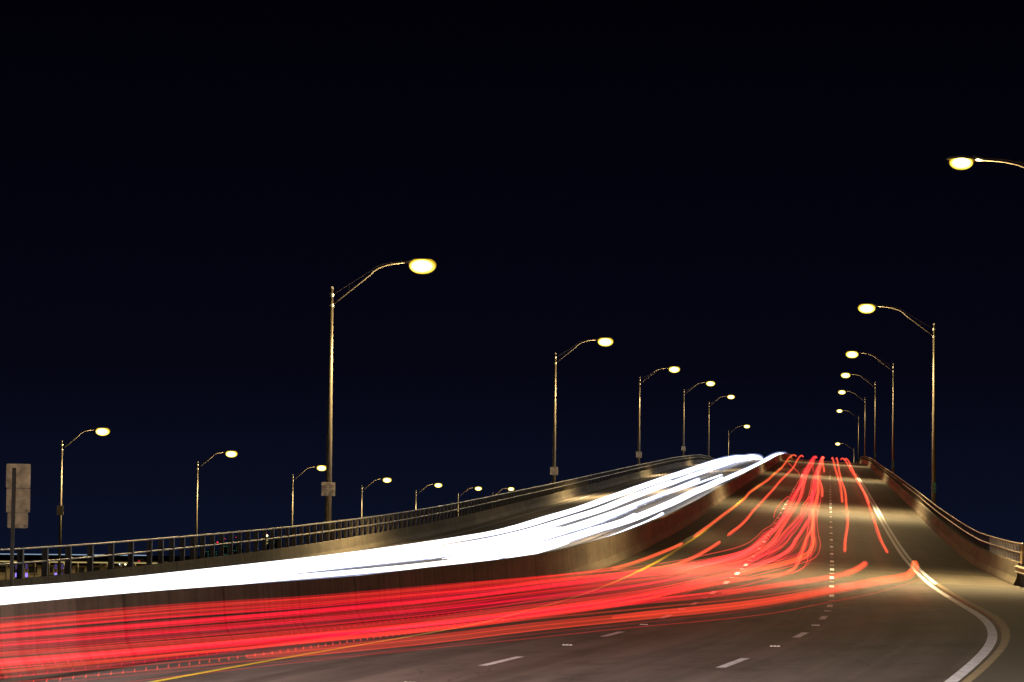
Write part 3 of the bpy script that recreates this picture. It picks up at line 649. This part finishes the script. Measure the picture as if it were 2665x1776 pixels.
TR = {
 'r1': [(700,0.6),(421,0.7),(305,0.9),(260,0.98),(196,0.89)],
 'r2': [(700,1.6),(388,1.24),(306,1.19),(253,1.28),(209,1.25),(177,1.13),(147,1.0),(124,0.82),(105,0.65),(85,0.52)],
 'r3': [(700,2.7),(474,2.85),(326,2.95),(252,3.03),(212,3.05),(199,3.0)],
 'r4': [(700,3.6),(352,3.14),(267,3.03),(226,3.0),(190,2.89),(158,2.77),(135,2.63),(113,2.5),(87,2.36)],
 'r5': [(67,3.02),(57,2.78),(47,2.41),(36,1.92),(30,1.42),(23,0.91),(16,0.44),(9,0.1),(4,-0.15),(1,-0.46),(-1,-0.87),(-4,-1.39),(-6,-1.89),(-10,-2.39),(-13,-3.18)],
 'r6': [(65,2.98),(49,2.7),(32,2.27),(21,1.76),(11,1.29),(4,0.9),(-2,0.56),(-4,0.13),(-6,-0.54),(-10,-1.31),(-12,-1.89),(-14,-2.3),(-16,-2.65),(-18,-2.94)],
 'r7': [(64,1.21),(55,0.92),(45,0.53),(36,0.05),(28,-0.44),(22,-0.9),(18,-1.23),(13,-1.49),(8,-1.84),(5,-2.27),(1,-2.64),(-3,-2.9),(-6,-3.11),(-8,-3.64),(-11,-4.5),(-14,-5.27),(-16,-5.8)],
 'r8': [(700,-7.91),(442,-6.75),(353,-6.28),(290,-6.23),(252,-6.27),(226,-6.4),(200,-6.53),(196,-6.49),(155,-6.49),(126,-6.48),(95,-6.35)],
 'r9': [(700,-6.25),(435,-5.19),(354,-4.88),(287,-4.95),(245,-4.97),(218,-4.96),(205,-4.98),(196,-5.0),(168,-5.02),(155,-5.05),(144,-5.0),(117,-4.94),(101,-4.97)],
 'r10': [(84,-6.33),(69,-6.36),(53,-6.32),(43,-6.36),(37,-6.61),(29,-7.02),(24,-7.42),(22,-7.74),(16,-8.02),(8,-8.21),(4,-8.53),(2,-9.0),(-1,-9.32),(-4,-9.4)],
 'r11': [(90,-4.94),(74,-4.94),(59,-4.91),(47,-5.03),(40,-5.44),(31,-5.99),(25,-6.5),(19,-6.76),(15,-6.83),(10,-6.96),(4,-7.16),(0,-7.48),(-2,-8.0),(-5,-8.6),(-8,-9.13)],
 'r12': [(700,-5.78),(471,-3.37)],
 'r13': [(700,-3.2),(485,-3.01),(399,-3.08),(324,-3.04),(270,-2.85),(247,-2.81),(215,-2.88),(190,-2.93),(169,-2.91),(148,-2.88),(131,-2.96),(113,-3.08),(111,-3.16),(102,-3.2),(94,-3.22),(78,-3.33),(68,-3.55),(61,-3.84),(52,-4.2),(44,-4.6),(39,-4.92),(30,-5.23),(23,-5.65),(18,-6.01),(14,-6.07),(10,-5.94),(4,-5.97),(0,-6.21),(-3,-6.59),(-5,-7.08),(-8,-7.6),(-10,-8.11)],
 'r14': [(700,-3.0),(458,-2.7),(380,-2.72),(316,-2.72),(254,-2.56),(212,-2.43),(188,-2.46),(167,-2.55),(147,-2.63),(130,-2.7),(112,-2.73),(95,-2.73),(83,-2.81),(70,-3.0),(57,-3.27),(48,-3.68),(40,-4.06),(29,-4.31),(23,-4.6),(17,-4.98),(12,-5.24),(9,-5.21),(5,-5.03),(0,-5.1),(-3,-5.5),(-6,-6.13),(-10,-6.84),(-12,-7.42)],
 'r15': [(700,-1.6),(473,-1.6),(394,-1.65),(331,-1.68),(278,-1.63),(229,-1.54),(206,-1.53),(183,-1.62),(161,-1.76),(142,-1.95),(125,-2.15),(112,-2.28),(100,-2.36),(81,-2.5),(67,-2.68),(51,-2.9),(41,-3.24),(30,-3.56),(21,-3.77),(17,-3.95),(10,-4.12),(6,-4.24),(3,-4.25),(1,-4.21),(-3,-4.38),(-6,-4.84),(-8,-5.55),(-11,-6.3),(-13,-6.85)],
 'r16': [(700,-1.5),(466,-1.34),(381,-1.37),(312,-1.38),(266,-1.21),(231,-1.08),(201,-1.11),(178,-1.17),(155,-1.15),(128,-1.04),(113,-0.97),(109,-0.92),(89,-0.85),(78,-0.91),(68,-1.16),(62,-1.47),(54,-1.88),(46,-2.41),(37,-2.88),(26,-3.16),(17,-3.28),(10,-3.31),(5,-3.38),(1,-3.51),(0,-3.59),(-2,-3.63),(-5,-3.88),(-7,-4.37),(-10,-5.06),(-13,-5.77),(-14,-6.31)],
 'r17': [(700,-1.53),(464,-1.53),(354,-1.62),(312,-1.47),(281,-1.13),(249,-0.84),(209,-0.69)],
 'r18': [(700,-1.3),(442,-1.09),(353,-0.73)],
 'r19': [(216,-1.02),(189,-0.93),(164,-0.89),(142,-0.91),(122,-0.95),(109,-0.92),(76,-0.83),(63,-0.77),(52,-0.86),(43,-1.06),(36,-1.31),(27,-1.55),(19,-1.76),(13,-1.96),(9,-2.15),(7,-2.25),(3,-2.31),(0,-2.52),(-3,-2.82),(-4,-3.08),(-6,-3.41),(-9,-3.89),(-11,-4.53),(-14,-5.18),(-16,-5.68)],
 'r20': [(229,-1.55),(196,-1.45),(171,-1.33),(152,-1.32),(136,-1.44),(121,-1.56),(111,-1.63),(106,-1.69),(90,-1.73),(80,-1.83),(68,-2.06),(59,-2.29),(48,-2.52),(34,-2.77),(23,-2.91),(13,-2.9),(7,-2.89),(3,-3.02),(-1,-3.22),(-3,-3.37),(-6,-3.66),(-8,-4.16),(-10,-4.84),(-13,-5.51),(-15,-5.99)],
 'r21': [(168,-1.28),(141,-1.14),(122,-1.13),(112,-1.2),(108,-1.24),(93,-1.26),(75,-1.24),(59,-1.18),(46,-1.23),(39,-1.44),(33,-1.78),(25,-2.19),(18,-2.53),(11,-2.66),(5,-2.66),(2,-2.79),(-1,-3.01),(-3,-3.21),(-6,-3.51),(-8,-4.0),(-11,-4.67),(-14,-5.34),(-16,-5.86)],
 'r22': [(203,-3.37),(188,-3.59),(170,-3.69),(154,-3.63),(143,-3.48)],
 'r23': [(208,-1.64),(193,-1.89),(177,-2.02),(161,-1.98),(146,-1.83)],
 'r24': [(419,-6.14),(362,-4.62),(331,-3.83),(303,-3.36)],
 'r25': [(458,-2.5),(404,-2.42),(351,-2.12)],
 'r26': [(105,-3.19),(86,-3.26),(68,-3.55),(52,-4.15),(39,-4.97),(34,-5.84),(26,-6.59),(21,-7.07),(19,-7.31),(13,-7.49),(6,-7.67),(2,-7.98),(0,-8.54),(-4,-9.09),(-6,-9.4)],
 'r27': [(35,-2.33),(27,-2.53),(18,-2.74),(12,-2.69),(3,-2.54),(0,-2.68),(-4,-2.96),(-7,-3.3),(-9,-3.75),(-12,-4.32),(-15,-4.91),(-17,-5.31)],
 'r28': [(-2,-3.4),(-3,-3.61),(-7,-3.76),(-9,-3.92),(-13,-4.13),(-16,-4.46),(-18,-4.74)],
 'r29': [(700,-8.79),(487,-6.81),(426,-6.24)],
 'w1': [(690,-18.97),(407,-18.97),(317,-18.84),(244,-18.65),(209,-18.41),(175,-18.26),(151,-18.21),(122,-17.93),(113,-18.0),(99,-19.16),(83,-20.55),(71,-21.5),(60,-22.1),(45,-22.62),(38,-23.37)],
 'w2': [(690,-16.18),(391,-16.18),(286,-16.36),(241,-16.34),(194,-16.16),(160,-16.03),(127,-16.06),(103,-15.96),(97,-16.16),(85,-17.29),(70,-18.61),(60,-19.59),(51,-20.2),(37,-20.58),(30,-21.19)],
 'w3': [(283,-13.87),(222,-13.98),(181,-14.09),(149,-14.15),(120,-14.25),(101,-14.5),(92,-14.56),(82,-14.68),(73,-15.74),(61,-17.11),(52,-17.98),(42,-18.38),(29,-18.74),(24,-19.5)],
 'w4': [(690,-10.38),(335,-10.38),(248,-10.9),(193,-11.21),(159,-11.34),(138,-11.48),(113,-11.69),(90,-12.08),(71,-12.32),(64,-12.51),(54,-13.48),(47,-15.01),(43,-16.23),(34,-16.88),(24,-17.41),(19,-18.21)],
 'w5': [(173,-13.76),(155,-13.51),(123,-13.27),(96,-13.34),(81,-13.4),(72,-13.32),(63,-13.82)],
 'w6': [(144,-10.32),(120,-10.08),(101,-10.06),(84,-10.16),(70,-10.19),(53,-10.08)],
 'w7': [(148,-12.31),(116,-11.9),(87,-11.7),(71,-11.62),(61,-11.46),(54,-11.32),(48,-11.65),(40,-12.18)],
 'w8': [(65,-12.07),(58,-11.79),(53,-12.24),(46,-12.89),(38,-13.54),(34,-14.54),(30,-15.7),(21,-16.56),(16,-17.22)],
 'w9': [(690,-19.94),(379,-19.94),(301,-19.69),(243,-19.25),(194,-18.75),(166,-18.48),(142,-18.5),(132,-18.81)],
 'w10': [(307,-12.22),(235,-13.21),(200,-13.97),(177,-14.31),(144,-14.28),(115,-14.32),(96,-14.3),(85,-14.21),(74,-15.01),(65,-16.75),(56,-18.93)],
}
# ---------------------------------------------------------------- light trails: luminous lines at lamp height along the lanes
def smooth_path(tr, n=None):
    p = np.array(tr, float); d = np.r_[0, np.cumsum(np.abs(np.diff(p[:, 0])) + .01)]
    # extend the near end a little if it leaves the frame
    t = np.linspace(0, d[-1], max(8, int(d[-1] / 1.3)) if d[-1] < 160 else int(120 + (d[-1] - 160) / 6))
    # denser near the camera
    m = np.gradient(p[:, 1], d); i = np.clip(np.searchsorted(d, t) - 1, 0, len(d) - 2); h = d[i+1] - d[i]; u = (t - d[i]) / h
    lim = np.abs(np.diff(p[:, 1]) / np.diff(d)).max() + 1e-6; m = np.clip(m, -lim, lim)
    o = (2*u**3-3*u**2+1)*p[i, 1] + (u**3-2*u**2+u)*h*m[i] + (-2*u**3+3*u**2)*p[i+1, 1] + (u**3-u**2)*h*m[i+1]
    s = np.interp(t, d, p[:, 0])
    for _ in range(2):
        if len(o) > 6: o[1:-1] = (o[:-2] + 2 * o[1:-1] + o[2:]) / 4
    return s, o
def strand(mb, tr, do, dz, h, rad, mi, wob=0.0, a=0.0, b=1.0, seg=6, gain=(.27, .50, .95, 1.35, 2.0, 2.8), split=True):
    split = split and gain[0] < .5
    s, o = smooth_path(tr); n = len(s); i0, i1 = int(a * n), max(int(b * n), int(a * n) + 3)
    s, o = s[i0:i1], o[i0:i1]
    ph = random.uniform(0, 6)
    pts = []; rr = []
    for q, w in zip(s, o):
        x = pos(q, w + do + wob * math.sin(q / 14 + ph) * .03, h + dz + wob * .015 * math.sin(q / 8 + ph * 2))
        pts.append(x); Y = max(20, x.y); rr.append(rad * float(np.interp(Y, [25, 60, 110, 200, 400, 700], gain)))
    rr[0] *= .4; rr[-1] *= .5
    f0 = len(mb.f); mb.tube(pts, rr, seg, mi)
    if split:
        for k in range(f0, len(mb.f)):
            if mb.v[mb.f[k][0]][1] < 92: mb.m[k] = mi + 5
def ext(tr, ds=6):
    (s1, o1), (s0, o0) = tr[-2], tr[-1]; k = (o0 - o1) / (s0 - s1 - .01); return tr + [(s0 - ds, o0 - max(-.35, min(.35, k)) * ds)]
RED = {   # key: (label, strand recipe)
 'r1': ('short red trail in the right lane, leftmost of its four, ending by the dashes', 'a'),
 'r2': ('long wavy red trail in the right lane just right of the dashes', 'a'),
 'r3': ('red trail hugging the white edge line, fading out half way up', 'a'),
 'r4': ('long red trail curving down beside the right white edge line', 'a'),
 'r5': ('thick orange red trail that starts at the right edge line and sweeps far left', 'band'),
 'r6': ('thin lone red line below all other trails, hooking at the edge line', 'thin'),
 'r7': ('thick red trail starting right of the dashes, above the orange red one', 'fat'),
 'r8': ('orange red trail over the yellow line high on the bridge', 'orange'),
 'r9': ('red trail in the left lane, right of the yellow line, high on the bridge', 'a'),
 'r10': ('red trail beginning left of the yellow line near the barrier foot', 'orange'),
 'r11': ('red trail beginning just right of the yellow line at mid bridge', 'a'),
 'r13': ('bright red trail along the left dashes from the crest, upper edge of the bundle', 'thick'),
 'r14': ('salmon red trail just right of the left dashes, second in the left bundle', 'thick'),
 'r15': ('crimson trail between left and right bundles in the middle lane', 'crimson'),
 'r16': ('orange tinted trail of the right bundle that kinks back at its widest point', 'thickorange'),
 'r17': ('short red squiggle ending high up beside the right bundle', 'a'),
 'r18': ('shortest red tail hanging from the crest left of the right dashes', 'a'),
 'r19': ('rightmost crimson trail of the right bundle, lowest at its bend', 'crimsonthin'),
 'r20': ('red trail on the left side of the right bundle, bending left early', 'thick'),
 'r21': ('narrow red trail in the heart of the right bundle', 'a'),
 'r22': ('thin crimson hook crossing left of the left dashes', 'hook'),
 'r23': ('thin crimson hook inside the middle lane, between the bundles', 'hook'),
 'r24': ('thin red arc crossing the left dashes just below the crest', 'hook'),
 'r25': ('short red drip below the crest in the middle lane', 'hook'),
 'r26': ('beaded red trail peeling left from the left bundle, topmost in its sweep', 'thick'),
 'r27': ('broad salmon veil along the lower edge of the red sweep', 'veil'),
 'r28': ('beaded crimson trail at the lower left edge of the red sweep', 'beads'),
}
RM = ['red_bright', 'red_mid', 'red_dim', 'red_orange', 'red_crimson']; RM += [x + '_near' for x in RM]
for key, (lab, rec) in RED.items():
    tr = list(TR[key]);
    if key in ('r24',): tr = tr
    near = tr[-1][0] < 0
    if near: tr = ext(tr, 9)
    mb = MB()
    if rec == 'a': strand(mb, tr, 0, 0, .8, .072, 0, .6); strand(mb, tr, .03, .02, .8, .04, 3, 1)
    elif rec == 'orange': strand(mb, tr, 0, 0, .8, .068, 3, .5); strand(mb, tr, .03, .02, .8, .035, 0, 1)
    elif rec == 'thin': strand(mb, tr, 0, 0, .8, .014, 0, .5)
    elif rec == 'hook': strand(mb, tr, 0, 0, .8, .03, 0, .3)
    elif rec == 'crimsonthin': strand(mb, tr, 0, 0, .8, .03, 4, .5); strand(mb, tr, -.1, -.03, .8, .025, 0, .7)
    elif rec == 'band':
        for k in range(5): strand(mb, tr, random.uniform(-.08, .08), -.10 + k * .05, .8, .025, 3 if k % 3 else 1, .4)
        strand(mb, tr, 0, 0, .8, .16, 3, 0, 0, .92); strand(mb, tr, 0, .02, .8, .12, 3, 0, 0, .8); strand(mb, tr, 0, .0, .8, .07, 0, 0, 0, .6)
    elif rec == 'fat': strand(mb, tr, 0, 0, .8, .12, 0, .2, 0, .95); strand(mb, tr, 0, 0, .8, .07, 3, .2, 0, .6); strand(mb, tr, -.1, -.04, .8, .05, 1, .5, .2); strand(mb, tr, .1, .05, .8, .03, 3, .7, .2); strand(mb, tr, .0, -.12, .8, .02, 2, .7, .2)
    elif rec == 'veil':
        for k in range(5): strand(mb, tr, random.uniform(-.3, .3), random.uniform(-.12, .12), .8, .05, 1 if k % 2 else 3, .6)
    elif rec == 'beads':
        # pulsing lamp: a row of short separate strokes
        s_, o_ = smooth_path(tr)
        for row_ in range(3):
            q = tr[0][0]
            while q > tr[-1][0] - 3:
                off = float(np.interp(q, s_[::-1], o_[::-1])) + (-.2, 0, .15)[row_]
                pts = [pos(q - j * .06, off + .02 * j, (.88 - row_ * .07) + .008 * j * j - .028 * j) for j in range(4)]
                mb.tube(pts, [.004, .009, .009, .004], 5, 0 if row_ == 2 else 4); q -= .27
        strand(mb, tr, -.3, .05, .7, .05, 4, .3); strand(mb, tr, -.1, -.05, .7, .04, 2, .3)
    else:
        m0 = {'thick': (0, 1, 0), 'crimson': (4, 4, 0), 'thickorange': (3, 1, 0)}[rec]
        strand(mb, tr, 0, 0, .8, .075, m0[0], .6)
        if near: strand(mb, tr, random.uniform(-.1, .1), random.choice([-.09, .1, .13]), .8, .035, 0, .3, .45, 1)
        for k in range(2): strand(mb, tr, random.uniform(-.22, .22), random.uniform(-.10, .12), .8, random.uniform(.022, .05), m0[1], 1.0)
        for k in range(4): strand(mb, tr, random.uniform(-.35, .35), random.uniform(-.2, .2), .8, random.uniform(.010, .02), m0[2], 1.2, random.uniform(.3, .5) if near else .2, 1)
        if near:
            for k in range(2): strand(mb, tr, random.uniform(-.4, .3), random.uniform(-.12, .12), .8, random.uniform(.03, .07), 2 if k % 2 else 4, .5, .25, 1)
    tag(mb.build('light_trail', RM, smooth=True), lab, 'light trail', 'red tail light trails')
WG = (.56, .58, .66, 1.05, 2.6, 7.5)
WHITE = {
 'w1': ('topmost full length white trail, nearest the left parapet', .075, 0),
 'w2': ('second full length white trail below the topmost one', .075, 0),
 'w3': ('middle full length white trail of the oncoming lanes', .08, 0),
 'w4': ('lowest full length white trail from the crest flare', .075, 0),
 'w5': ('white trail with an amber upper edge and a round end at mid slope', .06, 1),
 'w6': ('short white trail nearest the median barrier, round ended at both ends', .07, 0),
 'w7': ('white trail with a round start under the amber edged one', .06, 0),
 'w8': ('long white trail along the lower edge of the white sweep at left', .07, 0),
 'w9': ('soft upper white trail ending in a round tip below the left rail', .045, 0),
 'w10': ('thin white trail filling the gap between middle trails', .04, 0),
}
for key, (lab, rad, amber) in WHITE.items():
    tr = list(TR[key]); near = tr[-1][0] < 42
    if near: tr = ext(tr, 12)
    mb = MB(); strand(mb, tr, 0, 0, .7, rad, 0, .4, seg=8, gain=WG)
    strand(mb, tr, random.uniform(-.25, .25), random.uniform(-.1, .1), .7, rad * .6, 0, .8, .62 if near else .3, 1, gain=WG)
    if near: strand(mb, tr, .3, .0, .7, rad * 1.0, 0, .8, .5, 1, gain=WG); strand(mb, tr, -.4, .05, .7, rad * .9, 0, .8, .6, 1, gain=WG)
    strand(mb, tr, 0, 0, .7, rad * 1.3, 1, .4, gain=WG); strand(mb, tr, .05, -.03, .7, rad * 1.7, 1, .4, gain=WG)
    if amber: strand(mb, tr, -.25, .14, .7, rad * .5, 2, .2, gain=WG)
    tag(mb.build('light_trail', ['white_light', 'white_veil', 'amber_veil'], smooth=True), lab, 'light trail', 'white headlight trails')

# ---------------------------------------------------------------- thin sea air round the lamps
if HAZE:
    hz = MB(); hz.box((0, 2200, 60), (2600, 4700, 130)); ho = hz.build('haze', 'soil')
    m = bpy.data.materials.new('haze_air'); m.use_nodes = True; nt = m.node_tree; nt.nodes.clear()
    o = nt.nodes.new('ShaderNodeOutputMaterial'); v = nt.nodes.new('ShaderNodeVolumePrincipled')
    v.inputs['Density'].default_value = HAZE; v.inputs['Color'].default_value = (.9, .9, .92, 1); v.inputs['Anisotropy'].default_value = .3
    nt.links.new(v.outputs[0], o.inputs['Volume']); ho.data.materials.clear(); ho.data.materials.append(m); m.cycles.homogeneous_volume = True
    tag(ho, kind='stuff')
